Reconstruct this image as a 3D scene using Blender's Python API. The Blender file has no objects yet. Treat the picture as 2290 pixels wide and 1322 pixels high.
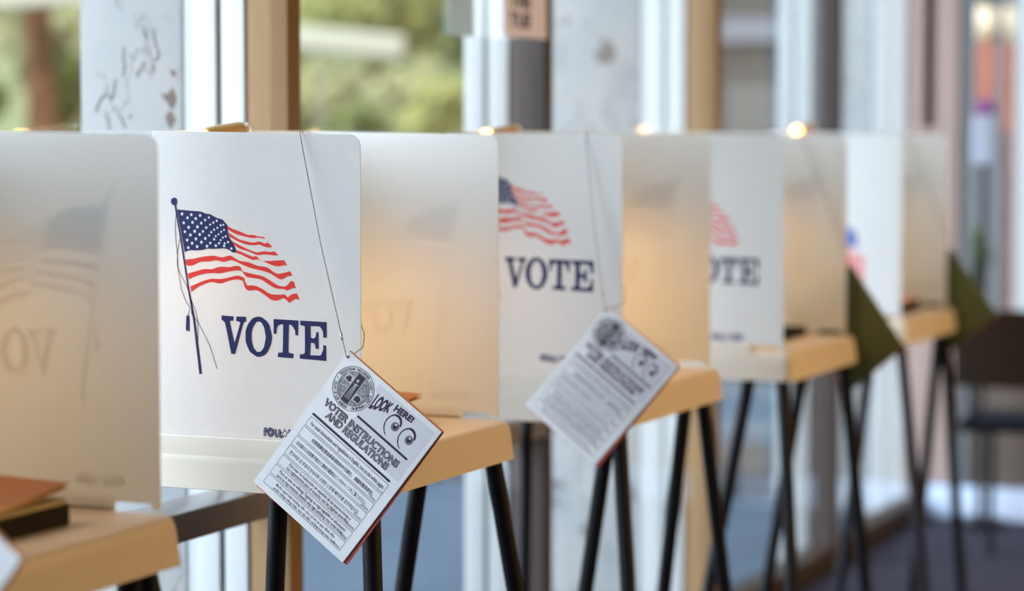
import bpy, math, random
from mathutils import Vector, Matrix, noise
from mathutils.geometry import tessellate_polygon
R = math.radians
SC = bpy.context.scene
COL = SC.collection

# ------------------------------------------------------------------ camera
cam_d = bpy.data.cameras.new('camera')
cam = bpy.data.objects.new('camera', cam_d)
COL.objects.link(cam)
SC.camera = cam
cam.location = (0, 0, 1.4)
cam.rotation_euler = (R(90 - 3.77), 0, R(23.7))
cam_d.sensor_width = 36
cam_d.lens = 85
cam_d.dof.use_dof = True
cam_d.dof.focus_distance = 3.70
cam_d.dof.aperture_fstop = 1.85
cam_d.clip_start = 0.05
cam_d.clip_end = 200

# ------------------------------------------------------------------ world
SKY = 2.3
w = bpy.data.worlds.new('world')
SC.world = w
w.use_nodes = True
nt = w.node_tree
nt.nodes.clear()
out = nt.nodes.new('ShaderNodeOutputWorld')
bg = nt.nodes.new('ShaderNodeBackground')
bg.inputs['Strength'].default_value = SKY
tc = nt.nodes.new('ShaderNodeTexCoord')
sep = nt.nodes.new('ShaderNodeSeparateXYZ')
ramp = nt.nodes.new('ShaderNodeValToRGB')
ramp.color_ramp.elements[0].position = 0.0
ramp.color_ramp.elements[0].color = (0.89, 0.95, 1.0, 1)
ramp.color_ramp.elements[1].position = 0.8
ramp.color_ramp.elements[1].color = (0.62, 0.79, 1.0, 1)
nt.links.new(tc.outputs['Generated'], sep.inputs[0])
nt.links.new(sep.outputs['Z'], ramp.inputs[0])
# brighter sky lobe, added low on the window side to light the booth sides
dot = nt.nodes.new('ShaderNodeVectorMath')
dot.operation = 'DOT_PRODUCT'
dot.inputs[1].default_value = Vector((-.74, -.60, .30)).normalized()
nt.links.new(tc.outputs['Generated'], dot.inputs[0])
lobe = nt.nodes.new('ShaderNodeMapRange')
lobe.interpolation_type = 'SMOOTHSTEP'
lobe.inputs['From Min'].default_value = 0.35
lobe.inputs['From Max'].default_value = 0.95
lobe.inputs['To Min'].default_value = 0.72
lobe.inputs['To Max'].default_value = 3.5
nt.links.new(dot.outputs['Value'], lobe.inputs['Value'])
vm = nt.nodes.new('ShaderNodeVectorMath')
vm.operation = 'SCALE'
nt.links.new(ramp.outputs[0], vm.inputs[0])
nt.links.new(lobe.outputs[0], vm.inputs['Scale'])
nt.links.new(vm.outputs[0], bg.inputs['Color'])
nt.links.new(bg.outputs[0], out.inputs['Surface'])

# sun: high, from over the building, it reaches only the trees and yard outside
sun_d = bpy.data.lights.new('sun', 'SUN')
sun_d.energy = 3.5
sun_d.angle = R(2)
sun_d.color = (1.0, 0.93, 0.78)
sun = bpy.data.objects.new('sun', sun_d)
COL.objects.link(sun)
sun.rotation_euler = Vector((-0.55, 0.55, -0.75)).to_track_quat('-Z', 'Y').to_euler()

SC.view_settings.view_transform = 'Standard'
SC.view_settings.look = 'None'
SC.view_settings.gamma = 1.0
SC.view_settings.use_curve_mapping = False
SC.view_settings.exposure = 0.70
ROOM_LAMP = 72.0        # warm ceiling fittings, watts each
BOOTH_LAMP = 7.2        # small bulb of each booth, watts

# ------------------------------------------------------------------ helpers
MATS = {}


def mat(name, col, rough=0.5, metal=0.0, spec=0.5, bump=0.0, bscale=40.0, coat=0.0,
        trans=0.0, var=0.0, vscale=4.0, emit=0.0, sheen=0.0):
    if name in MATS:
        return MATS[name]
    m = bpy.data.materials.new(name)
    m.use_nodes = True
    t = m.node_tree
    p = t.nodes['Principled BSDF']
    o = t.nodes['Material Output']
    p.inputs['Base Color'].default_value = (*col, 1)
    p.inputs['Roughness'].default_value = rough
    p.inputs['Metallic'].default_value = metal
    p.inputs['Specular IOR Level'].default_value = spec
    p.inputs['Coat Weight'].default_value = coat
    p.inputs['Coat Roughness'].default_value = 0.12
    if emit:
        p.inputs['Emission Color'].default_value = (*col, 1)
        p.inputs['Emission Strength'].default_value = emit
    co = t.nodes.new('ShaderNodeTexCoord')
    if var:
        n = t.nodes.new('ShaderNodeTexNoise')
        n.inputs['Scale'].default_value = vscale
        n.inputs['Detail'].default_value = 5
        r = t.nodes.new('ShaderNodeValToRGB')
        r.color_ramp.elements[0].position = 0.3
        r.color_ramp.elements[1].position = 0.7
        r.color_ramp.elements[0].color = (*[max(0, c * (1 - var)) for c in col], 1)
        r.color_ramp.elements[1].color = (*[min(1, c * (1 + var)) for c in col], 1)
        t.links.new(co.outputs['Object'], n.inputs['Vector'])
        t.links.new(n.outputs['Fac'], r.inputs[0])
        t.links.new(r.outputs[0], p.inputs['Base Color'])
    if bump:
        n = t.nodes.new('ShaderNodeTexNoise')
        n.inputs['Scale'].default_value = bscale
        n.inputs['Detail'].default_value = 4
        b = t.nodes.new('ShaderNodeBump')
        b.inputs['Strength'].default_value = bump
        b.inputs['Distance'].default_value = 0.01
        t.links.new(co.outputs['Object'], n.inputs['Vector'])
        t.links.new(n.outputs['Fac'], b.inputs['Height'])
        t.links.new(b.outputs[0], p.inputs['Normal'])
    if trans:
        tr = t.nodes.new('ShaderNodeBsdfTranslucent')
        tr.inputs['Color'].default_value = (*col, 1)
        mx = t.nodes.new('ShaderNodeMixShader')
        mx.inputs[0].default_value = trans
        t.links.new(p.outputs[0], mx.inputs[1])
        t.links.new(tr.outputs[0], mx.inputs[2])
        t.links.new(mx.outputs[0], o.inputs['Surface'])
    MATS[name] = m
    return m


def flute_mat():
    """corrugated plastic sheet: vertical flutes every 3.6 mm, slightly translucent"""
    m = mat('corrugated_plastic', (0.77, 0.828, 0.885), rough=0.38, trans=0.41)
    t = m.node_tree
    t.nodes['Translucent BSDF'].inputs['Color'].default_value = (0.87, 0.81, 0.70, 1)
    p = t.nodes['Principled BSDF']
    co = t.nodes.new('ShaderNodeTexCoord')
    s = t.nodes.new('ShaderNodeSeparateXYZ')
    t.links.new(co.outputs['Object'], s.inputs[0])
    add = t.nodes.new('ShaderNodeMath')
    add.operation = 'ADD'
    t.links.new(s.outputs['X'], add.inputs[0])
    t.links.new(s.outputs['Y'], add.inputs[1])
    mul = t.nodes.new('ShaderNodeMath')
    mul.operation = 'MULTIPLY'
    mul.inputs[1].default_value = 2 * math.pi / 0.0036
    t.links.new(add.outputs[0], mul.inputs[0])
    sn = t.nodes.new('ShaderNodeMath')
    sn.operation = 'SINE'
    t.links.new(mul.outputs[0], sn.inputs[0])
    # broad unevenness from flute to flute
    cb = t.nodes.new('ShaderNodeCombineXYZ')
    t.links.new(add.outputs[0], cb.inputs['X'])
    nz = t.nodes.new('ShaderNodeTexNoise')
    nz.inputs['Scale'].default_value = 160
    nz.inputs['Detail'].default_value = 3
    t.links.new(cb.outputs[0], nz.inputs['Vector'])
    ad2 = t.nodes.new('ShaderNodeMath')
    ad2.operation = 'MULTIPLY_ADD'
    ad2.inputs[1].default_value = 0.35
    t.links.new(sn.outputs[0], ad2.inputs[0])
    t.links.new(nz.outputs['Fac'], ad2.inputs[2])
    b = t.nodes.new('ShaderNodeBump')
    b.inputs['Strength'].default_value = 0.11
    b.inputs['Distance'].default_value = 0.0007
    t.links.new(ad2.outputs[0], b.inputs['Height'])
    t.links.new(b.outputs[0], p.inputs['Normal'])
    return m


def glass_mat():
    m = bpy.data.materials.new('window_glass')
    m.use_nodes = True
    t = m.node_tree
    t.nodes.clear()
    o = t.nodes.new('ShaderNodeOutputMaterial')
    tr = t.nodes.new('ShaderNodeBsdfTransparent')
    tr.inputs['Color'].default_value = (0.97, 0.985, 0.98, 1)
    gl = t.nodes.new('ShaderNodeBsdfGlossy')
    gl.inputs['Roughness'].default_value = 0.01
    fr = t.nodes.new('ShaderNodeFresnel')
    geo = t.nodes.new('ShaderNodeNewGeometry')
    ior = t.nodes.new('ShaderNodeMix')
    ior.inputs[2].default_value = 1.45
    ior.inputs[3].default_value = 1 / 1.45
    t.links.new(geo.outputs['Backfacing'], ior.inputs[0])
    t.links.new(ior.outputs[0], fr.inputs['IOR'])
    mx = t.nodes.new('ShaderNodeMixShader')
    t.links.new(fr.outputs[0], mx.inputs[0])
    t.links.new(tr.outputs[0], mx.inputs[1])
    t.links.new(gl.outputs[0], mx.inputs[2])
    t.links.new(mx.outputs[0], o.inputs['Surface'])
    MATS['window_glass'] = m
    return m


def plaster_mat():
    """old painted plaster: pale grey-green paint with cracks and flaked patches"""
    m = mat('cracked_plaster', (0.62, 0.67, 0.68), rough=0.85)
    t = m.node_tree
    p = t.nodes['Principled BSDF']
    co = t.nodes.new('ShaderNodeTexCoord')
    n1 = t.nodes.new('ShaderNodeTexNoise')
    n1.inputs['Scale'].default_value = 5
    n1.inputs['Detail'].default_value = 6
    t.links.new(co.outputs['Object'], n1.inputs['Vector'])
    r1 = t.nodes.new('ShaderNodeValToRGB')
    r1.color_ramp.elements[0].position = 0.35
    r1.color_ramp.elements[0].color = (0.21, 0.22, 0.225, 1)
    r1.color_ramp.elements[1].position = 0.65
    r1.color_ramp.elements[1].color = (0.25, 0.24, 0.235, 1)
    t.links.new(n1.outputs['Fac'], r1.inputs[0])
    # cracks: warped thin contour of a stretched noise
    mp = t.nodes.new('ShaderNodeMapping')
    mp.inputs['Scale'].default_value = (1.6, 1.6, 0.8)
    t.links.new(co.outputs['Object'], mp.inputs['Vector'])
    n2 = t.nodes.new('ShaderNodeTexNoise')
    n2.inputs['Scale'].default_value = 6.5
    n2.inputs['Detail'].default_value = 7
    n2.inputs['Roughness'].default_value = 0.62
    t.links.new(mp.outputs[0], n2.inputs['Vector'])
    r2 = t.nodes.new('ShaderNodeValToRGB')
    els = r2.color_ramp.elements
    els[0].position = 0.492
    els[0].color = (0, 0, 0, 1)
    els[1].position = 0.520
    els[1].color = (0, 0, 0, 1)
    e = els.new(0.506)
    e.color = (1, 1, 1, 1)
    t.links.new(n2.outputs['Fac'], r2.inputs[0])
    n3 = t.nodes.new('ShaderNodeTexNoise')
    n3.inputs['Scale'].default_value = 7.0
    n3.inputs['Detail'].default_value = 3
    t.links.new(co.outputs['Object'], n3.inputs['Vector'])
    r3 = t.nodes.new('ShaderNodeValToRGB')
    r3.color_ramp.elements[0].position = 0.43
    r3.color_ramp.elements[1].position = 0.50
    t.links.new(n3.outputs['Fac'], r3.inputs[0])
    mu = t.nodes.new('ShaderNodeMath')
    mu.operation = 'MULTIPLY'
    t.links.new(r2.outputs[0], mu.inputs[0])
    t.links.new(r3.outputs[0], mu.inputs[1])
    # flaked patches
    r4 = t.nodes.new('ShaderNodeValToRGB')
    r4.color_ramp.elements[0].position = 0.635
    r4.color_ramp.elements[1].position = 0.655
    n4 = t.nodes.new('ShaderNodeTexNoise')
    n4.inputs['Scale'].default_value = 9.0
    n4.inputs['Detail'].default_value = 4
    t.links.new(co.outputs['Object'], n4.inputs['Vector'])
    t.links.new(n4.outputs['Fac'], r4.inputs[0])
    mxf = t.nodes.new('ShaderNodeMath')
    mxf.operation = 'MAXIMUM'
    t.links.new(mu.outputs[0], mxf.inputs[0])
    t.links.new(r4.outputs[0], mxf.inputs[1])
    mc = t.nodes.new('ShaderNodeMix')
    mc.data_type = 'RGBA'
    t.links.new(mxf.outputs[0], mc.inputs[0])
    t.links.new(r1.outputs[0], mc.inputs[6])
    mc.inputs[7].default_value = (0.10, 0.085, 0.08, 1)
    t.links.new(mc.outputs[2], p.inputs['Base Color'])
    return m


class MB:
    """collects verts and faces, builds one mesh object"""

    def __init__(s):
        s.v, s.f = [], []

    def add(s, vs, fs):
        k = len(s.v)
        s.v += [tuple(v) for v in vs]
        s.f += [tuple(i + k for i in f) for f in fs]
        return s

    def box(s, x0, x1, y0, y1, z0, z1, bev=0.0):
        if bev <= 0:
            vs = [(x, y, z) for z in (z0, z1) for y in (y0, y1) for x in (x0, x1)]
            return s.add(vs, [(0, 2, 3, 1), (4, 5, 7, 6), (0, 1, 5, 4), (2, 6, 7, 3), (0, 4, 6, 2), (1, 3, 7, 5)])
        b = bev
        return s.loft_z(lambda e: rrect(x0 + b - e, x1 - b + e, y0 + b - e, y1 - b + e, max(1e-5, e), 4),
                        [(z0, 0.0), (z0 + b * .3, b * .7), (z0 + b, b), (z0 + b * 1.3, b), (z1 - b * 1.3, b), (z1 - b, b), (z1 - b * .3, b * .7), (z1, 0.0)])

    def loft_z(s, outline, levels):
        rings = [[(x, y, z) for x, y in outline(e)] for z, e in levels]
        return s.loft(rings)

    def loft(s, rings, cap=True, closed=True):
        n = len(rings[0])
        vs = [p for r in rings for p in r]
        fs = []
        for i in range(len(rings) - 1):
            for j in range(n if closed else n - 1):
                a, b = i * n + j, i * n + (j + 1) % n
                fs.append((a, b, b + n, a + n))
        if cap:
            fs.append(tuple(reversed(range(n))))
            fs.append(tuple(range((len(rings) - 1) * n, len(rings) * n)))
        return s.add(vs, fs)

    def tube(s, pts, rad, n=12, cap=True):
        pts = [Vector(p) for p in pts]
        rads = rad if isinstance(rad, (list, tuple)) else [rad] * len(pts)
        rings = []
        ref = None
        for i, p in enumerate(pts):
            d = (pts[min(i + 1, len(pts) - 1)] - pts[max(i - 1, 0)]).normalized()
            if ref is None:
                ref = Vector((0, 0, 1)) if abs(d.z) < .9 else Vector((1, 0, 0))
            a = d.cross(ref).normalized()
            b = d.cross(a).normalized()
            ref = -b if False else ref
            rings.append([tuple(p + (a * math.cos(t) + b * math.sin(t)) * rads[i])
                          for t in [2 * math.pi * k / n for k in range(n)]])
        return s.loft(rings, cap)

    def sphere(s, c, r, nu=12, nv=8, sq=(1, 1, 1)):
        vs = [(c[0], c[1], c[2] + r * sq[2])]
        for i in range(1, nv):
            t = math.pi * i / nv
            for j in range(nu):
                a = 2 * math.pi * j / nu
                vs.append((c[0] + r * sq[0] * math.sin(t) * math.cos(a), c[1] + r * sq[1] * math.sin(t) * math.sin(a),
                           c[2] + r * sq[2] * math.cos(t)))
        vs.append((c[0], c[1], c[2] - r * sq[2]))
        fs = [(0, 1 + j, 1 + (j + 1) % nu) for j in range(nu)]
        for i in range(nv - 2):
            for j in range(nu):
                a, b = 1 + i * nu + j, 1 + i * nu + (j + 1) % nu
                fs.append((a, a + nu, b + nu, b))
        k = 1 + (nv - 2) * nu
        fs += [(k + (j + 1) % nu, k + j, len(vs) - 1) for j in range(nu)]
        return s.add(vs, fs)

    def poly(s, loops, f3):
        """filled flat polygon (first loop outer, others holes); f3 maps 2D to 3D"""
        tris = tessellate_polygon([[Vector((p[0], p[1], 0)) for p in l] for l in loops])
        pts = [p for l in loops for p in l]
        return s.add([f3(*p) for p in pts], [tuple(t) for t in tris])

    def line(s, pts, wd, f3):
        """thick polyline in 2D"""
        for i in range(len(pts) - 1):
            a, b = Vector(pts[i]), Vector(pts[i + 1])
            d = b - a
            if d.length < 1e-9:
                continue
            d.normalize()
            q = Vector((-d.y, d.x)) * wd / 2
            e = d * wd * .3
            s.add([f3(*(a - e + q)), f3(*(b + e + q)), f3(*(b + e - q)), f3(*(a - e - q))], [(0, 1, 2, 3)])
        return s

    def build(s, name, material, parent=None, smooth=False, loc=None, angle=40):
        me = bpy.data.meshes.new(name)
        me.from_pydata(s.v, [], s.f)
        me.validate()
        me.update()
        if smooth:
            me.shade_smooth()
            try:
                me.set_sharp_from_angle(angle=R(angle))
            except Exception:
                pass
        me.materials.append(material)
        o = bpy.data.objects.new(name, me)
        COL.objects.link(o)
        if parent is not None:
            o.parent = parent
        if loc is not None:
            o.location = loc
        return o


def rrect(x0, x1, y0, y1, r, n=4):
    pts = []
    for cx, cy, a0 in ((x1 - r, y1 - r, 0), (x0 + r, y1 - r, 90), (x0 + r, y0 + r, 180), (x1 - r, y0 + r, 270)):
        for k in range(n + 1):
            a = R(a0 + 90 * k / n)
            pts.append((cx + r * math.cos(a), cy + r * math.sin(a)))
    return pts


def empty(name, loc=(0, 0, 0), rz=0.0):
    o = bpy.data.objects.new(name, None)
    o.empty_display_size = .1
    COL.objects.link(o)
    o.location = loc
    o.rotation_euler = (0, 0, rz)
    return o


def tag(o, label=None, cat=None, group=None, kind=None):
    if label:
        o['label'] = label
    if cat:
        o['category'] = cat
    if group:
        o['group'] = group
    if kind:
        o['kind'] = kind
    return o


def struct(o):
    o['kind'] = 'structure'
    return o


_txt = {}


def text2d(s, bold=0.0):
    """(verts2d, faces) of a text in the built-in font, x from 0 to 1, height in the same unit, y from baseline"""
    if (s, bold) in _txt:
        return _txt[(s, bold)]
    c = bpy.data.curves.new('lettering', 'FONT')
    c.body = s
    c.offset = bold
    c.resolution_u = 3
    o = bpy.data.objects.new('lettering', c)
    COL.objects.link(o)
    dg = bpy.context.evaluated_depsgraph_get()
    dg.update()
    me = bpy.data.meshes.new_from_object(o.evaluated_get(dg))
    vs = [(v.co.x, v.co.y) for v in me.vertices]
    fs = [tuple(p.vertices) for p in me.polygons]
    bpy.data.objects.remove(o)
    bpy.data.curves.remove(c)
    bpy.data.meshes.remove(me)
    if not vs:
        vs, fs = [(0, 0), (1, 0), (1, .1)], []
    x0 = min(v[0] for v in vs)
    wd = max(v[0] for v in vs) - x0
    vs = [((v[0] - x0) / wd, v[1] / wd) for v in vs]
    _txt[(s, bold)] = (vs, fs)
    return vs, fs


def smooth2d(pts, n=4, corner=50):
    """Catmull-Rom through a closed outline, sharp where it turns by more than `corner` degrees"""
    P = [Vector(p) for p in pts]
    m = len(P)
    cor = []
    for i in range(m):
        a, b = P[i] - P[i - 1], P[(i + 1) % m] - P[i]
        cor.append(a.length < 1e-9 or b.length < 1e-9 or a.angle(b) > R(corner))
    out_ = []
    for i in range(m):
        p1, p2 = P[i], P[(i + 1) % m]
        p0 = P[i - 1] if not cor[i] else p1 * 2 - p2
        p3 = P[(i + 2) % m] if not cor[(i + 1) % m] else p2 * 2 - p1
        for k in range(n):
            t = k / n
            out_.append(tuple(.5 * ((2 * p1) + (p2 - p0) * t + (2 * p0 - 5 * p1 + 4 * p2 - p3) * t * t + (3 * p1 - p0 - 3 * p2 + p3) * t ** 3)))
    return out_


def pairs(flat, k=1e-4):
    return [(flat[i] * k, flat[i + 1] * k) for i in range(0, len(flat), 2)]

# artwork outlines on the panel: tenths of a millimetre, x from the front edge, z from the floor
VOTE = [[-2450,11200,-2230,11190,-2240,11120,-2280,11120,-2300,11110,-2290,11060,-2220,10770,-2120,11070,-2120,11100,-2140,11110,-2190,11120,-2180,11190,-2010,11190,-2010,11110,-2040,11110,-2050,11090,-2070,11050,-2210,10600,-2280,10600,-2380,11050,-2410,11100,-2430,11120,-2450,11130],[-1520,11170,-1080,11160,-1090,10930,-1140,10930,-1140,10990,-1160,11030,-1190,11070,-1220,11090,-1250,11090,-1260,10700,-1260,10660,-1230,10650,-1170,10640,-1180,10570,-1450,10580,-1440,10650,-1400,10650,-1370,10660,-1360,10690,-1350,11090,-1400,11090,-1440,11070,-1460,11030,-1470,10980,-1470,10940,-1520,10940],[-1050,11160,-590,11150,-590,10910,-650,10910,-650,10980,-670,11030,-700,11070,-740,11080,-870,11080,-870,10900,-820,10890,-800,10900,-780,10930,-770,10990,-730,10990,-730,10730,-780,10730,-790,10780,-800,10810,-830,10820,-870,10820,-880,10630,-730,10630,-690,10640,-670,10680,-650,10730,-650,10790,-600,10790,-600,10550,-1060,10570,-1060,10640,-1010,10640,-980,10660,-970,10690,-970,11050,-970,11070,-990,11080,-1050,11090]]
O = [[-1550,10880,-1560,10810,-1580,10750,-1610,10690,-1640,10640,-1690,10600,-1740,10580,-1790,10570,-1840,10580,-1890,10610,-1940,10640,-1970,10690,-2000,10750,-2020,10820,-2020,10890,-2020,10960,-2000,11020,-1970,11080,-1930,11130,-1890,11170,-1840,11190,-1790,11200,-1730,11190,-1680,11160,-1640,11130,-1600,11080,-1580,11020,-1560,10950],[-1660,10880,-1670,10830,-1680,10780,-1690,10740,-1710,10700,-1740,10670,-1760,10650,-1790,10650,-1820,10650,-1840,10670,-1870,10700,-1890,10740,-1900,10780,-1910,10830,-1910,10890,-1910,10940,-1900,10990,-1880,11040,-1860,11070,-1840,11100,-1810,11120,-1790,11120,-1760,11120,-1730,11100,-1710,11070,-1690,11030,-1680,10990,-1670,10940]]
CANTON = [-3240,12850,-3120,12840,-2960,12830,-2810,12820,-2720,12790,-2640,12780,-2530,12730,-2420,12700,-2370,12650,-2340,12620,-2320,12500,-2290,12410,-2230,12330,-2190,12250,-2170,12190,-2240,12190,-2310,12230,-2400,12250,-2560,12240,-2700,12240,-2780,12220,-2900,12210,-3010,12210,-3110,12180]
STARS = [-3150,12780,353,-2980,12770,330,-2820,12760,330,-2660,12730,262,-2520,12680,273,-2400,12620,239,-3050,12720,330,-2900,12710,330,-2730,12690,285,-2580,12650,273,-2450,12610,273,-3120,12640,330,-2960,12650,330,-2800,12640,319,-2640,12620,250,-2510,12570,250,-2390,12540,239,-3030,12570,342,-2870,12580,353,-2710,12570,307,-2570,12540,262,-2440,12510,250,-3100,12500,330,-2920,12510,364,-2770,12510,296,-2620,12500,273,-2490,12470,228,-3000,12450,364,-2830,12460,330,-2660,12450,285,-2540,12440,250,-2410,12420,239,-2360,12440,273,-3060,12370,330,-2900,12390,353,-2730,12400,330,-2570,12390,285,-2450,12380,239,-2970,12320,342,-2800,12340,353,-2640,12330,296,-2480,12330,273,-2380,12330,262,-2320,12350,285,-3040,12250,330,-2880,12270,353,-2700,12280,342,-2540,12290,330,-2390,12290,307,-2260,12250,307]
STRIPES = [[-2350,12620,-2290,12580,-2180,12540,-2080,12510,-1970,12470,-1870,12470,-1790,12450,-1690,12440,-1650,12410,-1710,12420,-1790,12430,-1870,12420,-1960,12430,-2060,12450,-2180,12480,-2290,12530,-2340,12570],[-2310,12500,-2240,12460,-2130,12400,-2000,12370,-1870,12350,-1760,12370,-1670,12340,-1620,12360,-1540,12300,-1590,12280,-1670,12290,-1760,12320,-1870,12310,-1990,12320,-2130,12360,-2240,12410,-2300,12440],[-2270,12380,-2190,12340,-2080,12290,-1950,12240,-1810,12200,-1680,12220,-1580,12210,-1490,12220,-1430,12160,-1520,12160,-1660,12170,-1800,12160,-1950,12210,-2110,12250,-2210,12310,-2240,12350],[-2170,12230,-2080,12200,-1970,12160,-1870,12130,-1820,12140,-1740,12080,-1600,12070,-1470,12080,-1330,12090,-1280,12010,-1340,12010,-1450,11990,-1580,12020,-1710,12070,-1820,12090,-1870,12080,-1970,12110,-2090,12160,-2170,12180],[-3100,12060,-2940,12080,-2800,12110,-2640,12130,-2560,12130,-2430,12110,-2290,12140,-2200,12100,-2110,12060,-1950,12040,-1790,11990,-1630,11970,-1470,11880,-1340,11890,-1220,11920,-1190,11850,-1270,11840,-1370,11790,-1450,11810,-1580,11880,-1740,11920,-1900,11950,-2060,12000,-2160,12040,-2270,12070,-2400,12040,-2540,12060,-2670,12040,-2830,12030,-2970,11970,-3080,11970],[-3060,11840,-2920,11880,-2750,11920,-2620,11920,-2480,11960,-2300,11960,-2190,11980,-2110,11970,-2060,11900,-1870,11860,-1710,11830,-1580,11770,-1450,11700,-1340,11680,-1280,11700,-1210,11770,-1160,11760,-1130,11660,-1190,11660,-1270,11620,-1340,11640,-1480,11650,-1610,11710,-1740,11780,-1900,11800,-2000,11820,-2080,11900,-2160,11910,-2320,11890,-2460,11860,-2620,11860,-2780,11840,-2920,11800,-3040,11750],[-3010,11640,-2860,11700,-2750,11740,-2620,11770,-2460,11770,-2300,11800,-2160,11830,-2040,11800,-2020,11730,-1990,11680,-1850,11680,-1710,11630,-1580,11560,-1420,11550,-1320,11560,-1270,11510,-1200,11560,-1110,11580,-1060,11480,-1140,11490,-1240,11430,-1290,11470,-1350,11500,-1450,11460,-1560,11470,-1690,11550,-1820,11610,-1950,11600,-2020,11640,-2060,11750,-2160,11770,-2300,11750,-2460,11700,-2620,11720,-2730,11690,-2860,11640,-3000,11550]]
BALL = [-3240,12980,-3240,12950,-3250,12930,-3270,12920,-3290,12910,-3320,12920,-3330,12930,-3350,12950,-3350,12970,-3350,13000,-3330,13020,-3310,13030,-3290,13040,-3270,13030,-3250,13020,-3240,13000]
POLE = [-3290,12920,-3260,12920,-3150,12330,-3030,11600,-2930,11130,-2810,10260,-2830,10270,-2860,10250,-2970,11130,-3060,11600,-3180,12320]
TASSEL = [-3090,11170,-3070,11180,-3040,11180,-3030,11120,-3030,10940,-3040,10920,-3050,10950,-3060,10920,-3080,10950,-3100,10920,-3100,11010]
ROPES = [[-3260,12780,-3280,12580,-3270,12370,-3240,12090,-3230,11880,-3180,11600,-3100,11410,-3020,11300,-3060,11180],[-3200,12380,-3240,12180,-3250,11970,-3190,11830,-3080,11650,-2990,11410,-2920,11250,-2880,11090,-2880,10850,-2890,10710],[-3010,11460,-2990,11200,-2870,11070,-2760,10880,-2660,10700,-2540,10360]]
LOGO = [[-1690,9300,-1690,9370,-1680,9400,-1660,9390,-1650,9360],[-1550,9350,-1550,9330,-1560,9310,-1580,9300,-1600,9300,-1610,9310,-1620,9320,-1630,9340,-1620,9370,-1610,9380,-1600,9400,-1580,9400,-1560,9390,-1550,9370,-1550,9350],[-1500,9390,-1500,9330,-1490,9300,-1470,9290],[-1430,9390,-1430,9330,-1420,9300,-1400,9290]]
LSTAR = [-1340,9410,-1320,9370,-1270,9360,-1310,9330,-1300,9280,-1340,9310,-1390,9270,-1370,9320,-1410,9360,-1360,9360]

# ------------------------------------------------------------------ materials
M_panel = flute_mat()
M_glass = glass_mat()
M_plaster = plaster_mat()
M_table = mat('moulded_plastic', (0.56, 0.485, 0.40), rough=0.42, bump=0.03, bscale=420)
M_leg = mat('black_tube', (0.006, 0.006, 0.010), rough=0.45, spec=.18)
M_foot = mat('black_rubber', (0.02, 0.02, 0.02), rough=0.8)
M_navy = mat('navy_ink', (0.022, 0.024, 0.095), rough=0.5, spec=.12)
M_red = mat('red_ink', (0.74, 0.045, 0.035), rough=0.5, spec=.12)
M_white = mat('white_ink', (0.80, 0.83, 0.84), rough=0.45)
M_lilac = mat('lilac_ink', (0.32, 0.33, 0.62), rough=0.45)
M_bronze = mat('bronze_aluminium', (0.19, 0.115, 0.055), rough=0.6, spec=.15)
M_rail = mat('rail_aluminium', (0.13, 0.11, 0.10), rough=0.28)
M_bronze_unlit = mat('unlit_bronze_aluminium', (0.055, 0.043, 0.040), rough=0.6, spec=.2)  # darker tone puts the missing light on the in-between mullions into the colour
M_base = mat('dark_base_rail', (0.045, 0.032, 0.024), rough=0.6, spec=.15)
M_wpaint = mat('white_gloss_paint', (0.36, 0.365, 0.37), rough=0.4)
M_greyp = mat('grey_putty', (0.34, 0.35, 0.36), rough=0.7)
M_gasket = mat('dark_gasket', (0.008, 0.03, 0.025), rough=0.4)
M_teal = mat('green_glass_edge', (0.30, 0.42, 0.40), rough=0.3)
M_floor = mat('carpet', (0.042, 0.040, 0.056), rough=0.95, spec=.05, var=.25, vscale=30, bump=.5, bscale=300)
M_wall = mat('wall_paint', (0.34, 0.26, 0.17), rough=0.8)
M_ceil = mat('ceiling_paint', (0.50, 0.42, 0.32), rough=0.9)
M_chrome = mat('chain_metal', (0.36, 0.32, 0.33), rough=0.28, metal=1.0)
M_paper = mat('glossy_cover', (0.80, 0.80, 0.83), rough=0.30, coat=0.8, bump=.05, bscale=30)
M_pages = mat('white_pages', (0.78, 0.78, 0.74), rough=0.7)
M_redpg = mat('red_pages', (0.62, 0.07, 0.06), rough=0.5)
M_orgpg = mat('orange_pages', (0.80, 0.30, 0.06), rough=0.5)
M_pinkpg = mat('pink_pages', (0.80, 0.42, 0.38), rough=0.5)
M_greencv = mat('green_back_cover', (0.075, 0.095, 0.028), rough=0.5)
M_ink = mat('purple_black_ink', (0.035, 0.018, 0.055), rough=0.35, spec=.3)
M_greyink = mat('grey_ink', (0.20, 0.19, 0.23), rough=0.35)
M_tint = mat('grey_tint', (0.66, 0.66, 0.72), rough=0.32, coat=.8)
M_lampbody = mat('tan_lamp_plastic', (0.55, 0.38, 0.17), rough=0.5)
M_bulb = mat('warm_bulb', (1.0, 0.50, 0.13), emit=7.0)
M_hook = mat('white_wire', (0.8, 0.8, 0.82), rough=0.4)

# ------------------------------------------------------------------ room shell
YB, YF, XR, XW, H = -3.40, 8.75, 3.4, -2.245, 2.75
struct(MB().box(XW - .02, XR, YB, YF, -.12, 0).build('floor', M_floor))
struct(MB().box(XW - .25, XR + .1, YB - .1, YF + .1, H, H + .15).build('ceiling', M_ceil))
struct(MB().box(XR, XR + .12, YB, YF, 0, H).build('wall_right', M_wall))
struct(MB().box(XW, XR + .12, YB - .12, YB, 0, H).build('wall_back', M_wall))

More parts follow.
